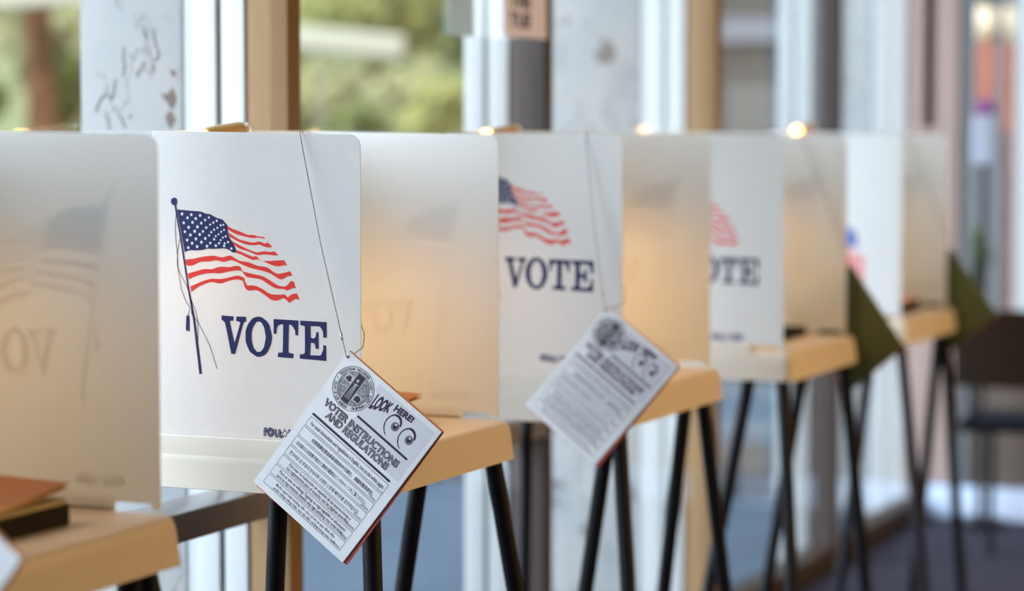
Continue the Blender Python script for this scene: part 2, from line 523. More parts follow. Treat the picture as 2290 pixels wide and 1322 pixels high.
CRACKS = [[-1300,15680,-1310,15500,-1290,15310,-1320,15130],[-1490,15080,-1530,14930,-1540,14770,-1590,14720,-1730,14800,-1820,14720,-1900,14590,-1950,14470],[-1720,14460,-1670,14300,-1640,14120],[-620,16030,-630,15870,-590,15720,-530,15560,-550,15460,-650,15440],[-860,16060,-830,15930,-780,15800],[-840,15400,-900,15310,-970,15210,-1020,15130],[-1430,14410,-1340,14280,-1290,14170],[-700,15360,-640,15280,-680,15180]]
FLAKES = [[-290,15240,-190,15250,-140,15170,-180,15110,-250,15160],[-490,14820,-400,14790,-300,14830,-220,14930,-180,14810,-150,14690,-210,14530,-270,14510,-350,14640,-450,14740],[-300,14480,-230,14430,-170,14300,-280,14130,-360,14250,-390,14380],[-1200,14410,-1120,14390,-1140,14330,-1200,14350]]
# window wall: bronze mullions every 1.215 m, glass between, base rail, one waist rail
PITCH = 1.215
M0 = 3.93
ntrim, nwin = 1, 1
ys = [M0 + PITCH * k for k in range(-6, 5)]
for i, y in enumerate(ys):
    k = i - 6
    b = MB().box(-2.262, -2.176, y, y + .05, 0, H, .003)
    b.box(-2.268, -2.255, y + .05, y + .066, 0, H)
    struct(b.build('trim_%d' % ntrim, M_bronze if k % 2 == 0 else M_bronze_unlit, smooth=True))
    ntrim += 1
    # white painted outer jambs with the glass edge between them
    b = MB().box(-2.318, -2.269, y, y + .05, -.02, H, .002)
    b.box(-2.381, -2.330, y, y + .05, -.02, H, .002)
    struct(b.build('trim_%d' % ntrim, M_wpaint, smooth=True))
    ntrim += 1
    struct(MB().box(-2.330, -2.318, y + .012, y + .045, -.02, H).build('trim_%d' % ntrim, M_gasket if k == 0 else M_teal))
    ntrim += 1
    if k % 2 == 0:
        struct(MB().box(-2.402, -2.382, y + .006, y + .05, -.02, H).build('trim_%d' % ntrim, M_greyp))
        ntrim += 1
        p = MB().box(-2.668 if k == 2 else -2.632, -2.402, y + .002, y + .30, -.02, H + .3, .006).build('plaster_pier', M_plaster, smooth=True)
        nm = {-6: 'first', -4: 'second', -2: 'third'}.get(k)
        tag(p, {-6: 'pale plaster pier outside the windows, behind the camera end',
                -4: 'pale plaster pier outside the windows, beside the camera',
                -2: 'pale plaster pier outside, before the leftmost voting booth',
                0: 'pale plaster pier with cracked and flaking paint, behind the in-focus booth',
                2: 'smooth pale green-grey plaster pier behind the third booth',
                4: 'pale grey plaster pier outside, behind the farthest booth'}[k],
            'pillar', 'plaster piers outside the window wall')
        if k == 0:
            # cracks and flaked patches in the old paint
            fq = lambda x, z: (x - 2.402, y + .0012, z)
            for c_ in CRACKS:
                MB().line(pairs(c_), .0045, fq).build('paint_crack', mat('crack_grey', (.13, .125, .12), rough=.9), p)
            for c_ in FLAKES:
                MB().poly([smooth2d(pairs(c_), 3)], fq).build('flaked_patch', mat('bare_render', (.085, .068, .062), rough=.9), p)
    if i < len(ys) - 1:
        y1 = y + .05
        y2 = ys[i + 1]
        g = MB().box(-2.214, -2.208, y1, y2, .06, H).build('window_%d' % nwin, M_glass)
        struct(g)
        nwin += 1
        struct(MB().box(-2.262, -2.176, y1, y2, 0, .065, .003).build('trim_%d' % ntrim, M_base, smooth=True))
        ntrim += 1
        if k < 1:
            struct(MB().box(-2.262, -2.165, y1, y2, .705, .757, .003).build('trim_%d' % ntrim, M_rail, smooth=True))
            ntrim += 1

# far wall, y = 8.75: plaster strip, glazed doors with grey-blue stiles, brown kick panels
M_pink = mat('pinkish_plaster', (0.27, 0.195, 0.175), rough=.8)
M_dkbrown = mat('dark_brown_wood', (0.02, 0.011, 0.006), rough=.7, spec=.1)
M_kick = mat('brown_panel', (0.075, 0.055, 0.045), rough=.5)
M_stile = mat('blue_grey_metal', (0.14, 0.16, 0.185), rough=.4)
b = MB().box(-2.25, -2.195, YF, YF + .10, 0, H)
b.box(-2.151, -2.065, YF, YF + .10, .12, H)
b.box(-2.195, -2.151, YF, YF + .10, .12, 1.43)
struct(b.build('wall_far', M_pink))
struct(MB().box(-2.195, -2.151, YF + .02, YF + .07, 1.43, H).build('trim_%d' % ntrim, M_dkbrown))
ntrim += 1
struct(MB().box(-2.18, XR, YF - .02, YF, 0, .115, .004).build('baseboard_far', mat('pale_baseboard', (.42, .50, .66), rough=.5), smooth=True))
for dn, (xa, xb) in enumerate(((-2.065, -1.62),), 1):
    d = empty('door_%d' % dn, ((xa + xb) / 2, YF + .05, 0))
    struct(d)
    cx = (xa + xb) / 2
    b = MB().box(xa - cx, xa + .045 - cx, -.03, .03, .115, 2.4, .003).box(xb - .045 - cx, xb - cx, -.03, .03, .115, 2.4, .003)
    b.box(xa + .045 - cx, xb - .045 - cx, -.03, .03, 2.33, 2.4)
    b.box(xa + .13 - cx, xa + .147 - cx, -.02, .02, .75, 2.33)
    b.build('door_frame', M_stile, d, smooth=True)
    MB().box(xa + .045 - cx, xb - .045 - cx, -.02, .02, .115, .62).build('kick_panel', M_kick, d)
    MB().box(xa + .045 - cx, xb - .045 - cx, -.003, .003, .62, 2.33).build('door_glass', M_glass, d)
struct(MB().box(-1.62, XR, YF, YF + .1, 0, H).build('wall_far_right', M_wall))
struct(MB().box(-2.065, -1.62, YF, YF + .1, 2.4, H).build('trim_%d' % ntrim, M_pink))
ntrim += 1

# warm ceiling fittings over the voters' side of the room
M_diff = mat('lamp_diffuser', (1.0, 0.60, 0.28), emit=2.0)
for i, (x, y) in enumerate(((2.6, 4.3), (2.6, 5.5), (2.6, 6.7))):
    t = empty('ceiling_light', (x, y, H))
    tag(t, ['square warm ceiling light nearest the camera', 'square warm ceiling light in the middle of the room',
            'square warm ceiling light nearest the far doors'][i], 'ceiling light', 'warm ceiling lights over the room')
    MB().box(-.34, .34, -.34, .34, -.05, 0, .01).build('lamp_frame', M_wpaint, t, smooth=True)
    MB().box(-.30, .30, -.30, .30, -.058, -.0505).build('diffuser', M_diff, t)
    ld = bpy.data.lights.new('ceiling_lamp', 'AREA')
    ld.shape = 'SQUARE'
    ld.size = .6
    ld.energy = ROOM_LAMP
    ld.color = (1.0, 0.66, 0.28)
    lo = bpy.data.objects.new('ceiling_lamp', ld)
    COL.objects.link(lo)
    lo.parent = t
    lo.location = (0, 0, -.065)

# ------------------------------------------------------------------ outside
M_pave = mat('pale_pavement', (0.065, 0.085, 0.11), rough=.9, spec=.1, var=.12, vscale=1.5)
M_soil = mat('dark_soil', (0.03, 0.026, 0.026), rough=.95, var=.2, vscale=8)
M_grass = mat('dry_grass_slope', (0.11, 0.12, 0.062), rough=.95, spec=0, var=.5, vscale=1.6)
tag(MB().box(-40, 30, -10, 60, -.30, -.02).build('pavement', M_pave), kind='structure')
tag(MB().box(-5.5, -2.75, 9.0, 9.75, -.02, .10, .01).build('planting_strip', M_soil),
    'low dark strip of soil and kerb across the pavement outside', 'planter')
b = MB()
N = 30
vs, fs = [], []
for i in range(N):
    for j in range(8):
        x = -40 + 44 * i / (N - 1)
        y = 21 + j * 4
        vs.append((x, y, -.02 + .95 * j + .5 * noise.noise(Vector((x * .2, y * .2, 0))) * (j > 0)))
for i in range(N - 1):
    for j in range(7):
        a = i * 8 + j
        fs.append((a, a + 8, a + 9, a + 1))
b.add(vs, fs)
tag(b.build('hillside', M_grass, smooth=True), kind='structure')


def leaf_blob(mb, c, rad, n, size, rng):
    for _ in range(n):
        while True:
            d = Vector((rng.uniform(-1, 1), rng.uniform(-1, 1), rng.uniform(-1, 1)))
            if .15 < d.length < 1:
                break
        d = d * (0.55 + .45 * rng.random() ** .4)
        p = Vector((c[0] + d.x * rad[0], c[1] + d.y * rad[1], c[2] + d.z * rad[2]))
        a = Vector((rng.gauss(0, 1), rng.gauss(0, 1), rng.gauss(0, .7))).normalized()
        u = a.orthogonal().normalized()
        v = a.cross(u)
        s = size * rng.uniform(.6, 1.3)
        mb.add([p - u * s * .5, p + v * s * .22, p + u * s * .5, p - v * s * .22], [(0, 1, 2, 3)])


LEAF = {
    'olive': mat('olive_leaves', (0.16, 0.19, 0.075), rough=.8, spec=0, trans=.35, var=.35, vscale=1.2),
    'lime': mat('lime_leaves', (0.33, 0.33, 0.13), rough=.8, spec=0, trans=.4, var=.25, vscale=1.2),
    'dry': mat('straw_leaves', (0.36, 0.35, 0.19), rough=.8, spec=0, trans=.3, var=.3, vscale=1.2),
    'dark': mat('dark_leaves', (0.085, 0.115, 0.045), rough=.8, spec=0, trans=.3, var=.3, vscale=1.2)}
M_bark = mat('reddish_bark', (0.10, 0.05, 0.03), rough=.9, spec=0, var=.3, vscale=6)


def tree(x, y, h, cr, kind, label, seed, trunk=.12, cz=None, cat='tree', group='trees beyond the pavement', n=1500):
    rng = random.Random(seed)
    t = empty('tree' if cat == 'tree' else 'shrub', (x, y, -.02))
    tag(t, label, cat, group)
    cz = cz if cz is not None else h - cr * .7
    mb = MB()
    for q in range(7):
        a = rng.uniform(0, 6.28)
        rr = cr * rng.uniform(0, .6)
        leaf_blob(mb, (rr * math.cos(a), rr * math.sin(a), cz + rng.uniform(-.4, .4) * cr),
                  (cr * .6, cr * .6, cr * .5), n // 7, .16, rng)
    mb.build('crown', LEAF[kind], t)
    tb = MB()
    tb.tube([(0, 0, 0), (.03, .02, cz * .5), (-.02, .03, cz), (0, 0, cz + cr * .3)],
            [trunk, trunk * .8, trunk * .6, trunk * .2], 10)
    for q in range(4):
        a = q * 1.6 + rng.random()
        tb.tube([(0, 0, cz * .75), (math.cos(a) * cr * .3, math.sin(a) * cr * .3, cz), (math.cos(a) * cr * .6, math.sin(a) * cr * .6, cz + cr * .2)],
                [trunk * .4, trunk * .25, trunk * .1], 6)
    tb.build('trunk', M_bark, t, smooth=True)


OUT_TREES = [
    (-8.65, 17.0, 3.3, .75, 'lime', 'lime-yellow sunlit tree at the top middle of the large window', 1, .05, 2.50, 'tree'),
    (-9.80, 20.3, 4.0, 1.05, 'dark', 'dark green tree at the top right of the large window', 2, .05, 2.85, 'tree'),
    (-12.4, 22.6, 4.2, 1.0, 'olive', 'olive tree at the top left of the large window', 3, .05, 3.0, 'tree'),
    (-8.38, 12.05, 3.9, .60, 'olive', 'tree with a thick reddish trunk in the leftmost window', 4, .115, 3.1, 'tree'),
    (-11.6, 17.0, 3.6, 1.1, 'dry', 'straw-coloured tree far back in the leftmost window', 5, .09, 2.4, 'tree'),
    (-6.3, 22.0, 5.0, 1.8, 'olive', 'broad olive tree on the slope behind the third booth', 7, .15, 3.0, 'tree'),
    (-8.12, 15.1, 2.05, .42, 'dry', 'straw-coloured shrub at the lower left of the large window', 40, .03, 1.62, 'shrub'),
    (-7.45, 14.4, 1.80, .36, 'olive', 'low olive shrub in the lower middle of the large window', 41, .03, 1.42, 'shrub'),
    (-6.72, 14.4, 1.95, .34, 'lime', 'yellow-green shrub at the lower right of the large window', 42, .03, 1.55, 'shrub'),
    (-7.75, 16.1, 2.10, .42, 'dry', 'pale straw shrub between the olive and the yellow-green ones', 43, .03, 1.72, 'shrub'),
    (-8.70, 12.75, 2.35, .26, 'dark', 'dark narrow shrub right of the reddish trunk', 44, .03, 1.75, 'shrub'),
    (-8.95, 13.35, 2.15, .28, 'dry', 'tan shrub at the right side of the leftmost window', 45, .03, 1.65, 'shrub'),
    (-8.52, 11.55, 2.0, .22, 'dark', 'dark shrub at the left border of the leftmost window', 46, .03, 1.6, 'shrub')]
for (x, y, h, cr, kd, lb, sd, tk, cz, ct_) in OUT_TREES:
    tree(x, y, h, cr, kd, lb, sd, tk, cz, ct_, 'shrubs beyond the pavement' if ct_ == 'shrub' else 'trees beyond the pavement',
         1300 if ct_ == 'shrub' else 2000)

# cream canopy board and eave outside
M_cream = mat('cream_board', (0.25, 0.24, 0.18), rough=.6)
p = MB().box(-.85, .75, -.05, .05, -.075, .075, .03).build('canopy_board', M_cream, smooth=True)
p.location = (-6.88, 12.3, 1.975)
p.rotation_euler = (0, R(5.5), R(20))
tag(p, 'cream sloping canopy board outside the large window', 'board')
tag(MB().tube([(-6.66, 12.42, -.02), (-6.66, 12.42, 1.9)], .009, 10).build('canopy_post', mat('post_paint', (.13, .13, .13), rough=.8), smooth=True),
    'slim pale post standing under the cream canopy board', 'post')
p = MB().box(-1.2, 1.2, -.05, .05, -.12, .12, .02).build('eave_board', M_cream, smooth=True)
p.location = (-8.2, 11.7, 2.26)
p.rotation_euler = (0, R(-3), R(20))
tag(p, 'pale eave board across the top of the leftmost window', 'board')

# grey building with a white transom, seen through the window behind the fourth booth
t = empty('outbuilding', (-4.2, 13.45, -.02))
tag(t, 'dull grey-brown building outside, behind the fourth booth', 'building')
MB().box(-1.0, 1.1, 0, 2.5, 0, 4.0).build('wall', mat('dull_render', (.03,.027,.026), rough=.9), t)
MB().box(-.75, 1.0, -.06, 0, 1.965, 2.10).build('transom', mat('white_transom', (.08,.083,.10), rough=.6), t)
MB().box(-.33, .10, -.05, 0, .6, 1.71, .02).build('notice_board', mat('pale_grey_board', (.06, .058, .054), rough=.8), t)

# beyond the far doors: two red brick columns with cream caps, dark shrub, pale wall
M_brick = mat('orange_red_brick', (0.16, 0.05, 0.03), rough=.8, var=.2, vscale=20)
for x, wd, lb in ((-2.70, .17, 'left red column with a cream globe, beyond the far doors'),
                  (-2.585, .09, 'right red column with a cream globe, beyond the far doors')):
    t = empty('brick_column', (x, 11.95, -.02))
    tag(t, lb, 'column', 'red columns beyond the doors')
    MB().box(-wd / 2, wd / 2, -.06, .06, 0, 1.88, .01).build('shaft', M_brick, t, smooth=True)
    MB().sphere((0, 0, 1.965), .085, 16, 10, (wd / .17 * .9 + .1, 1, 1.2)).build('globe', mat('cream_globe', (.36,.28,.19), rough=.5), t, smooth=True)
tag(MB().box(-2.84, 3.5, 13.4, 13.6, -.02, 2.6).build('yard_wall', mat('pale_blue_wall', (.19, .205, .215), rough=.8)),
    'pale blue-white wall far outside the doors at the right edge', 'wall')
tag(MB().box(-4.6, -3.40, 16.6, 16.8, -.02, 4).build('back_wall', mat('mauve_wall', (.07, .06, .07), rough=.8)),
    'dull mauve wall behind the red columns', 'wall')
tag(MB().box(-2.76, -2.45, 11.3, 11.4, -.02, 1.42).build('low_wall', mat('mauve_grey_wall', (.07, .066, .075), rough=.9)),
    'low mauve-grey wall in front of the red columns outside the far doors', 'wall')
tree(-2.46, 10.4, 1.15, .22, 'dark', 'small dark shrub just outside the far doors', 77, .03, .85, 'shrub', None, 500)

# ------------------------------------------------------------------ printing on the screens
BOLD_STAR = [(math.cos(R(90 + 36 * i)) * (1 if i % 2 == 0 else .42), math.sin(R(90 + 36 * i)) * (1 if i % 2 == 0 else .42)) for i in range(10)]
M_star = M_white


def print_flag(panel, f3, f3b, flagonly=False):
    """the waving flag on its pole with cords and tassel"""
    mb = MB()
    for s_ in STRIPES:
        mb.poly([smooth2d(pairs(s_))], f3)
    mb.build('flag_stripes', M_red, panel)
    mb = MB().poly([smooth2d(pairs(CANTON))], f3)
    c = mb.build('flag_canton', M_navy, panel)
    mb = MB()
    for i in range(0, len(STARS), 3):
        x, z, r = STARS[i] * 1e-4, STARS[i + 1] * 1e-4, STARS[i + 2] * 1e-5
        mb.poly([[(x + px * r, z + pz * r) for px, pz in BOLD_STAR]], f3b)
    mb.build('flag_stars', M_star, panel)
    mb = MB().poly([pairs(POLE)], f3).poly([smooth2d(pairs(BALL))], f3).poly([pairs(TASSEL)], f3)
    for r_ in ROPES:
        mb.line(pairs(r_), .00095, f3)
    mb.build('flag_pole_print', M_navy, panel)


def print_vote(panel, f3):
    mb = MB()
    for s_ in VOTE:
        mb.poly([smooth2d(pairs(s_), 3, 34)], f3)
    mb.poly([smooth2d(pairs(O[0])), smooth2d(pairs(O[1]))], f3)
    mb.build('vote_lettering', M_navy, panel)


VLET = [[(0, 0), (.35, -1), (.7, 0)], [(.95 + .32 * math.cos(a * .524), -.5 + .5 * math.sin(a * .524)) for a in range(13)],
        [(1.55, .35), (1.55, -.75), (1.8, -1)], [(1.35, 0), (1.85, 0)],
        [(2.05, -.5), (2.65, -.5), (2.6, -.1), (2.35, 0), (2.1, -.15), (2.03, -.5), (2.12, -.85), (2.4, -1), (2.65, -.85)]]


def print_logo(panel, f3, f3b):
    d, l = MB(), MB()
    for s_ in LOGO:
        d.line(pairs(s_), .0042, f3)
        l.line(pairs(s_), .0013, f3b)
    st = pairs(LSTAR)
    d.line(st + st[:1], .0010, f3)
    for s_ in VLET:
        q = [(-.1255 + a * .0108, .9395 + b_ * .0095) for a, b_ in s_]
        d.line(q, .0042, f3)
        l.line(q, .0013, f3b)
    d.build('maker_logo', M_navy, panel)
    l.build('maker_logo_inline', M_lilac, panel)


def print_shield(panel, f3, f3b):
    """other artwork: small flag heart with red letters"""
    c = MB().poly([[(-.165, 1.150), (-.15, 1.158), (-.132, 1.152), (-.122, 1.135), (-.118, 1.105), (-.165, 1.105)]], f3)
    c.build('flag_canton', mat('royal_blue_ink', (.02, .06, .35), rough=.45), panel)
    mb = MB()
    for i in range(4):
        x = -.150 + i * .0135
        z0 = 1.10 - .006 * i
        mb.poly([[(x, z0), (x + .0065, z0 - .002), (x + .0065, z0 - .07), (x, z0 - .075)]], f3)
    mb.build('flag_stripes', M_red, panel)
    mb = MB()
    for x, z in ((-.155, 1.14), (-.142, 1.146), (-.130, 1.138), (-.150, 1.122), (-.136, 1.125), (-.124, 1.115)):
        mb.poly([[(x + a * .0045, z + b_ * .0045) for a, b_ in BOLD_STAR]], f3b)
    mb.build('flag_stars', M_star, panel)


# ------------------------------------------------------------------ voting booths
D, W = .37, .515
TH = .0016


def side_outline(notch=True):
    """side panel outline in (x, z)"""
    zt, zb = .0, .0
    pts = [(-D, .915), (-D, 1.409)]
    r = .020
    for k in range(7):
        a = R(90 - 90 * k / 6)
        pts.append((-r + r * math.cos(a), 1.403 - r + r * math.sin(a)))
    pts += [(0, .915)]
    if notch:
        pts += [(-.012, .915), (-.014, .923), (-.068, .923), (-.07, .915)]
    return pts


def plate_xz(mb, pts, y0, y1):
    tris = tessellate_polygon([[Vector((p[0], p[1], 0)) for p in pts]])
    n = len(pts)
    vs = [(x, y0, z) for x, z in pts] + [(x, y1, z) for x, z in pts]
    fs = [tuple(t) for t in tris] + [tuple(i + n for i in reversed(t)) for t in tris]
    fs += [(i, (i + 1) % n, (i + 1) % n + n, i + n) for i in range(n)]
    return mb.add(vs, fs)


BOOTHS = [
    dict(x=-1.668, y=2.151, near=(0, 'flag'), far=(.027, 'flag'), lamp=True,
         legs=[(-.10, .06, -.2, .03), (-.03, .06, .05, .0), (0, .44, -.103, .538), (-.02, .50, .066, .68)],
         label='leftmost white voting booth, cut by the photo\'s left edge, showing its beige inner side'),
    dict(x=-1.690, y=3.277, near=(0, 'flag'), far=(-.004, 'flag'), lamp=True,
         legs=[(-.178, .06, -.22, .057), (-.03, .087, .036, .002), (-.113, .45, -.28, .512), (0, .487, .073, .663)],
         label='sharp in-focus white voting booth with a full flag and dark blue VOTE on its side'),
    dict(x=-1.666, y=4.322, near=(.045, 'flag'), far=(.02, 'flag'), lamp=True,
         legs=[(-.05, .07, -.163, .031), (-.03, .058, .054, -.021), (-.03, .45, -.152, .526), (-.01, .495, .032, .675)],
         label='third voting booth from the left, blurred, VOTE and half its flag showing'),
    dict(x=-1.633, y=5.250, near=(.007, 'flag'), far=(.01, 'flag'), lamp=True,
         legs=[(-.1, .07, -.251, .029), (-.02, .063, .051, -.023), (-.085, .45, -.243, .523), (0, .495, .039, .675)],
         label='fourth voting booth from the left, very blurred, with a green booklet on its far side'),
    dict(x=-1.635, y=6.300, near=(0, 'shield'), far=(.01, 'flag'), lamp=True,
         legs=[(-.1, .1, -.203, .073), (-.02, .08, .089, .008), (-.01, .48, -.11, .574), (0, .495, .022, .668)],
         label='farthest voting booth at the right end, with a small blue and red emblem')]


def make_booth(q):
    t = empty('voting_booth', (q['x'], q['y'], 0))
    tag(t, q['label'], 'voting booth', 'voting booths in a row along the windows')
    # table top: moulded tray with a deep skirt, rounded corners and raised side lips
    mb = MB()
    x0, x1, y0, y1 = -D - .03, .024, -.010, W + .010
    mb.loft_z(lambda e: rrect(x0 - e, x1 + e, y0 - e, y1 + e, .022 + max(e, -.012) * .8, 6),
              [(.860, -.004), (.845, .0045), (.846, .0075), (.848, .0072), (.888, .0022), (.890, .002), (.899, 0), (.9055, -.0025), (.9095, -.0065), (.911, -.012)])
    for yo, yi, sg_ in ((y0, -.003, 1), (y1, W + .003, -1)):
        prof = [(yo - sg_ * .0020, .880), (yo + sg_ * .0026, .926), (yo + sg_ * .0034, .9282), (yo + sg_ * .0050, .929), (yi, .929), (yi, .880)]
        mb.loft([[(xx, yy, zz) for yy, zz in (prof if sg_ > 0 else prof[::-1])] for xx in (x0 + .02, -.078, -.075)])
    mb.box(x0 + .002, -D - .004, y0 + .02, y1 - .02, .895, .931, .0025)
    mb.build('table_top', M_table, t, smooth=True, angle=50)
    # underside ribs
    MB().box(x0 + .03, x1 - .03, .02, W - .02, .852, .859).build('leg_socket_plate', M_foot, t)
    # screen: two side panels and a back panel of one folded sheet
    near = plate_xz(MB(), side_outline(), -TH / 2, TH / 2).build('side_panel', M_panel, t)
    far = plate_xz(MB(), side_outline(), W - TH / 2, W + TH / 2).build('side_panel', M_panel, t)
    MB().box(-D - TH / 2, -D + TH / 2, TH / 2, W - TH / 2, .915, 1.409).build('back_panel', M_panel, t)

    # print on the outer faces; the far one reads from the other side
    def nf(dz, off):
        return lambda x, z: (x, -TH / 2 - off, z + dz)

    def ff(dz, off):
        return lambda x, z: (-(x + D) - .032, W + TH / 2 + off, z + dz)

    def fl(off):
        return lambda x, z: (-(x + .175) * .98 - .05, W + TH / 2 + off, z + .015)
    dz, kind = q['near']
    if kind == 'flag':
        print_flag(near, nf(dz, .0004), nf(dz, .0008))
        print_vote(near, nf(dz, .0004))
    else:
        print_shield(near, nf(0, .0004), nf(0, .0008))
    ldz = {0: .005, .045: .034, .007: .006}.get(dz, .005)
    print_logo(near, nf(ldz, .0004), nf(ldz, .0008))
    dz, kind = q['far']
    print_flag(far, ff(dz, .0004), ff(dz, .0008))
    print_vote(far, ff(dz, .0004))
    print_logo(far, fl(.0004), fl(.0008))
    for (ax, ay, bx_, by_) in q['legs']:
        a, b_ = Vector((ax, ay, .856)), Vector((bx_, by_, .012))
        lg = MB().tube([a, a.lerp(b_, .5), b_], .0155, 14).build('leg', M_leg, t, smooth=True)
        dd = (b_ - a).normalized()
        MB().tube([b_ - dd * .035, b_ - dd * .001], .0185, 14).build('rubber_foot', M_foot, lg, smooth=True)
    if q['lamp']:
        # small clip lamp on the back panel
        lz = {-1.633: -.035, -1.635: .012}.get(q['x'], 0)
        lx, ly = -D + .022, {-1.690: .135, -1.666: .165}.get(q['x'], .215)
        body = MB().tube([(lx, ly - .012, 1.400 + lz), (lx, ly, 1.402 + lz), (lx, ly + .10, 1.409 + lz), (lx, ly + .112, 1.408 + lz)], [.012, .0135, .0155, .010], 16)
        body = body.build('lamp_body', M_lampbody, t, smooth=True)
        MB().sphere((lx, ly - .028, 1.402 + lz), .0125, 18, 12, (1, 1.15, 1)).build('bulb', M_bulb, body, smooth=True)
        MB().tube([(lx, ly + .112, 1.412 + lz), (lx, ly + .128, 1.420 + lz), (lx, ly + .140, 1.418 + lz), (lx, ly + .146, 1.400 + lz), (lx - .02, ly + .146, 1.385 + lz)], .0028, 8).build('wire_hook', M_hook, body, smooth=True)
        ld = bpy.data.lights.new('booth_lamp', 'SPOT')
        ld.energy = BOOTH_LAMP * {-1.668: .40, -1.633: .6, -1.635: .25}.get(q['x'], 1)
        ld.color = (1.0, 0.54, 0.20)
        ld.spot_size = R(120)
        ld.spot_blend = .85
        ld.shadow_soft_size = .02
        lo = bpy.data.objects.new('booth_lamp', ld)
        COL.objects.link(lo)
        lo.parent = body
        lo.location = (lx + .02, ly - .028, 1.380)
        lo.rotation_euler = (R(17), R(-12), 0)
    return t


for q in BOOTHS:
    make_booth(q)

# ------------------------------------------------------------------ instruction booklets
EYE_BROW = [(663, 872), (645, 840), (637, 790), (645, 735), (670, 690), (705, 658), (745, 640), (785, 637), (820, 655), (843, 690), (850, 735), (838, 783),
            (818, 778), (826, 740), (820, 705), (800, 675), (765, 655), (725, 662), (690, 688), (662, 725), (650, 775), (652, 825), (668, 868)]


def zuv(x, y, ox=740, oy=800, s=5.085):
    """artwork drawing units to page fractions (u across, v down)"""
    dx, dy = ox + x / s - 785, oy + y / s - 785
    return ((dx * 290 + 212 * dy) / 98480.0, (208 * dy - 180 * dx) / 98480.0)


LINES = [
    (0, 'For voter instructions and regulations in English, turn to the white pages.', .10, .90, .50),
    (1, '如需閱讀投票指南與規則的中文譯文， 請翻到藍頁部份。', .19, .86, .50),
    (2, '日本語の公式投票手続きと規則の翻訳はピンクのページをご覧ください。', .10, .86, .50),
    (3, '한국어로 된 투표자 안내서와 규정은 노란색 페이지를 참조하십시오.', .10, .86, .50),
    (4, 'Para leer la traducción en español de las instrucciones y', .16, .84, .30),
    (4, 'los reglamentos para el votante, vea las páginas amarillas.', .16, .84, .72),
    (5, 'Para sa salin sa wikang Tagalog na mga tagubilin at alituntunin', .13, .86, .30),
    (5, 'para sa mga botante, basahin ang mga pahinang may kulay kahel.', .13, .86, .72),
    (6, 'Muốn xem bản hướng dẫn cho cử tri và quy định đầu', .17, .82, .30),
    (6, 'phiếu bằng tiếng Việt, hãy lật đến những trang màu xanh.', .17, .86, .72)]
CAPS = ['', 'Chinese', 'Japanese', 'Korean', 'Spanish', 'Tagalog', 'Vietnamese']


